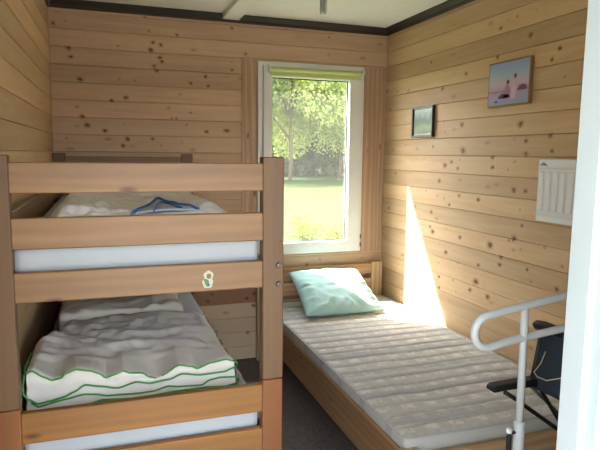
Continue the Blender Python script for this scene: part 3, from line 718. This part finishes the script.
build(MB().tube([(1.853,-2.372,.924),(1.853,-2.385,.924),(1.862,-2.42,.924),(1.872,-2.55,.922),(1.872,-2.78,.922),(1.862,-2.90,.924)],[.010,.019,.021,.019,.019,.012],14),'head_roll',M['black'],c,smooth=True)
mb=MB(); mb.grid(lambda u,v:(1.862+(-.034)*v-(.0 if v<.9 else 0)+.022*math.sin(PI*u)+.06*max(0,v-.8),-2.392-.50*u,.925-.245*v),16,12)
bk=lab(build(mb,'backrest',M['navy'],c,smooth=True,solid=.008),'dark blue canvas backrest')
mb=MB(); mb.grid(lambda u,v:(1.72+.30*v,-2.40-.48*u,.36-.03*math.sin(PI*u)-.04*v),12,10)
build(mb,'seat',M['navy'],c,smooth=True,solid=.008)
for x,z in ((1.75,.02),(2.36,.02)): build(MB().tube([(x,-2.40,z),(x,-2.88,z)],.0085,12),'floor_bar',M['blacktube'],c,smooth=True)
def onb(px): return px
build(MB().tube([(1.838,-2.455,.845),(1.822,-2.452,.80),(1.815,-2.428,.757),(1.815,-2.445,.746),(1.818,-2.49,.748),(1.833,-2.54,.775),(1.85,-2.565,.83)],.0022,8),'cord',M['cord'],bk,smooth=True)
# ------------------------------------------------------------ outdoors
GZ=-.35
struct(build(MB().box(-.6,3.0,-4.75,YF-.14,2.32,2.42),'ceiling_added_shade',M['beam']))  # unseen roof slab, added to cut skylight on the jamb and bunk front
mt_=NT('pale_bounce_slab'); mt_.n1=mt_.noise(mt_.coord((1,1,1)),12.,5)
struct(build(MB().box(-3,6,-12,YF-.14,GZ,-.02),'floor_added_bounce',mt_.done(mt_.bsdf(mt_.ramp(mt_.n1,[(.3,srgb('958f85')),(.7,srgb('aca69c'))]),.9))))  # unseen pale ground slab, added to bounce sunlight up to the ceiling
struct(build(MB().box(-40,70,-20,80,GZ-.1,GZ),'lawn',M['lawn']))
bpy.data.objects['lawn'].name='floor_lawn'
def tree(name,label,x,y,h,rad,cb,mat,n,seed,leafs=.30,group=None):
    rn=random.Random(seed); t=thing(name,(x,y,GZ),label,'tree',group)
    mb=MB(); blobs=[(x+rn.gauss(0,rad*.45),y+rn.gauss(0,rad*.35),cb+(h-cb)*rn.random()**.9,rad*rn.uniform(.28,.5)) for _ in range(26)]
    for _ in range(n):
        bx,by,bz,br=rn.choice(blobs); v=Vector((rn.gauss(0,1),rn.gauss(0,1),rn.gauss(0,1))).normalized()*br*rn.uniform(.55,1.05)
        p=Vector((bx,by,bz))+v
        if p.z<GZ+.3: continue
        s=leafs*rn.uniform(.5,1.2); a=Vector((rn.gauss(0,1),rn.gauss(0,1),rn.gauss(0,.6))).normalized(); b_=a.orthogonal().normalized()
        b_.rotate(Matrix.Rotation(rn.uniform(0,6.28),3,a)); c_=a.cross(b_)
        mb.add([p+b_*s,p+c_*s*.45,p-b_*s,p-c_*s*.45],[(0,1,2,3)])
    build(mb,'crown',mat,t,fix=False)
    tb=MB()
    tb.tube([(x,y,GZ-.05),(x+.1,y,GZ+(cb-GZ)*.6),(x-.05,y,cb+(h-cb)*.4),(x,y,h*.85)],[.15,.11,.08,.03],10)
    for k in range(9):
        bx,by,bz,br=blobs[k]; z0=min(bz-.3,cb+(bz-cb)*.4); tb.tube([(x,y,max(GZ+.8,z0-1)),((x+bx)/2,(y+by)/2,(z0+bz)/2),(bx,by,bz)],[.09,.06,.02],6)
    build(tb,'trunk',M['bark'],t,smooth=True)
tree('broadleaf_tree','pale green leafy tree filling the left half of the window view',12.6,34,11.5,5.4,2.6,M['leafA'],42000,1,.17)
tree('broadleaf_tree','mid green tree seen through the right half of the window',17.4,36.5,10.5,5.2,1.5,M['leafA'],36000,2,.17)
tree('broadleaf_tree','tall tree behind the two front trees across the lawn',16.4,47,13,6,2.0,M['leafB'],26000,3,.26)
tree('broadleaf_tree','tree at the far left edge of the lawn outside the window',7.5,38,11,5,2.5,M['leafB'],5000,4)
tree('broadleaf_tree','tree at the far right edge of the lawn outside the window',26,40,11,5,2.,M['leafB'],5000,5)
def hedge(label,x0,x1,y,h,n,seed,mat,name='hedge',cat='hedge',leafs=.3,d=2.):
    rn=random.Random(seed); mb=MB()
    for _ in range(n):
        x=rn.uniform(x0,x1); p=Vector((x,y+rn.uniform(-d,d)/2,GZ+(h+.5*math.sin(x*1.3)*h*.15)*rn.random()**.7))
        s=leafs*rn.uniform(.5,1.2); a=Vector((rn.gauss(0,1),rn.gauss(0,1),rn.gauss(0,.6))).normalized(); b_=a.orthogonal().normalized(); c_=a.cross(b_)
        mb.add([p+b_*s,p+c_*s*.45,p-b_*s,p-c_*s*.45],[(0,1,2,3)])
    return tag(build(mb,name,mat,fix=False),label,cat)
hedge('tall line of trees far behind the lawn',-20,60,56,15,24000,12,M['leafB'],name='treeline',cat='trees',leafs=.8,d=4)
bpy.data.objects['treeline']['kind']='stuff'
hedge('dark shaded undergrowth beneath the trees across the lawn',-5,40,44,3.4,12000,11,M['leafC'],name='undergrowth',cat='undergrowth',leafs=.4,d=5)
bpy.data.objects['undergrowth']['kind']='stuff'
# tall pale weeds just outside the window
def weeds(x,y,seed,label):
    rn=random.Random(seed); t=thing('meadow_plant',(x,y,GZ),label,'plant')
    st=MB(); lf=MB()
    for k in range(26):
        a=rn.uniform(0,6.28); l=rn.uniform(.35,.75); dx,dy=math.cos(a)*rn.uniform(.05,.4),math.sin(a)*rn.uniform(.05,.4)
        p0=Vector((x+dx*.2,y+dy*.2,GZ)); p1=Vector((x+dx,y+dy,GZ+l)); st.tube([p0,p0.lerp(p1,.5)+Vector((0,0,.05)),p1],[.004,.003,.001],5)
        for j in range(9):
            p=p0.lerp(p1,rn.uniform(.3,1)); b_=Vector((rn.gauss(0,1),rn.gauss(0,1),rn.gauss(.3,.5))).normalized(); c_=b_.orthogonal().normalized(); s=rn.uniform(.05,.11)
            lf.add([p,p+b_*s+c_*s*.25,p+b_*s*2,p+b_*s-c_*s*.25],[(0,1,2,3)])
    build(st,'stem',M['weed'],t,fix=False); build(lf,'leaf_cluster',M['weed'],t,fix=False)
weeds(4.3,5.2,1,'tall pale weed clump at the lower right of the window view')
weeds(3.85,5.9,2,'smaller weed clump left of the tallest one in the window view')
# ------------------------------------------------------------ light
wd=bpy.data.worlds.new('world'); bpy.context.scene.world=wd; wd.use_nodes=True; nt=wd.node_tree; nt.nodes.clear()
sky=nt.nodes.new('ShaderNodeTexSky'); sky.sky_type='NISHITA'; sky.sun_disc=False; sky.sun_elevation=math.radians(51); sky.sun_rotation=math.radians(-39); sky.dust_density=2.5; sky.air_density=1.; sky.ozone_density=1.
hs=nt.nodes.new('ShaderNodeHueSaturation'); hs.inputs['Saturation'].default_value=.45
bg=nt.nodes.new('ShaderNodeBackground'); bg.inputs[1].default_value=1.3
ou=nt.nodes.new('ShaderNodeOutputWorld'); nt.links.new(sky.outputs[0],hs.inputs['Color']); nt.links.new(hs.outputs[0],bg.inputs[0]); nt.links.new(bg.outputs[0],ou.inputs[0])
sl=bpy.data.lights.new('sun','SUN'); so=bpy.data.objects.new('sun',sl); C.objects.link(so); sl.energy=30; sl.angle=math.radians(.6); sl.color=(1,.95,.86)
so.rotation_euler=Vector((1,-1.16,-1.84)).to_track_quat('-Z','Y').to_euler()
sc=bpy.context.scene; sc.view_settings.view_transform='Standard'; sc.view_settings.look='None'; sc.view_settings.gamma=1; sc.view_settings.use_curve_mapping=False
sc.view_settings.exposure=0.66
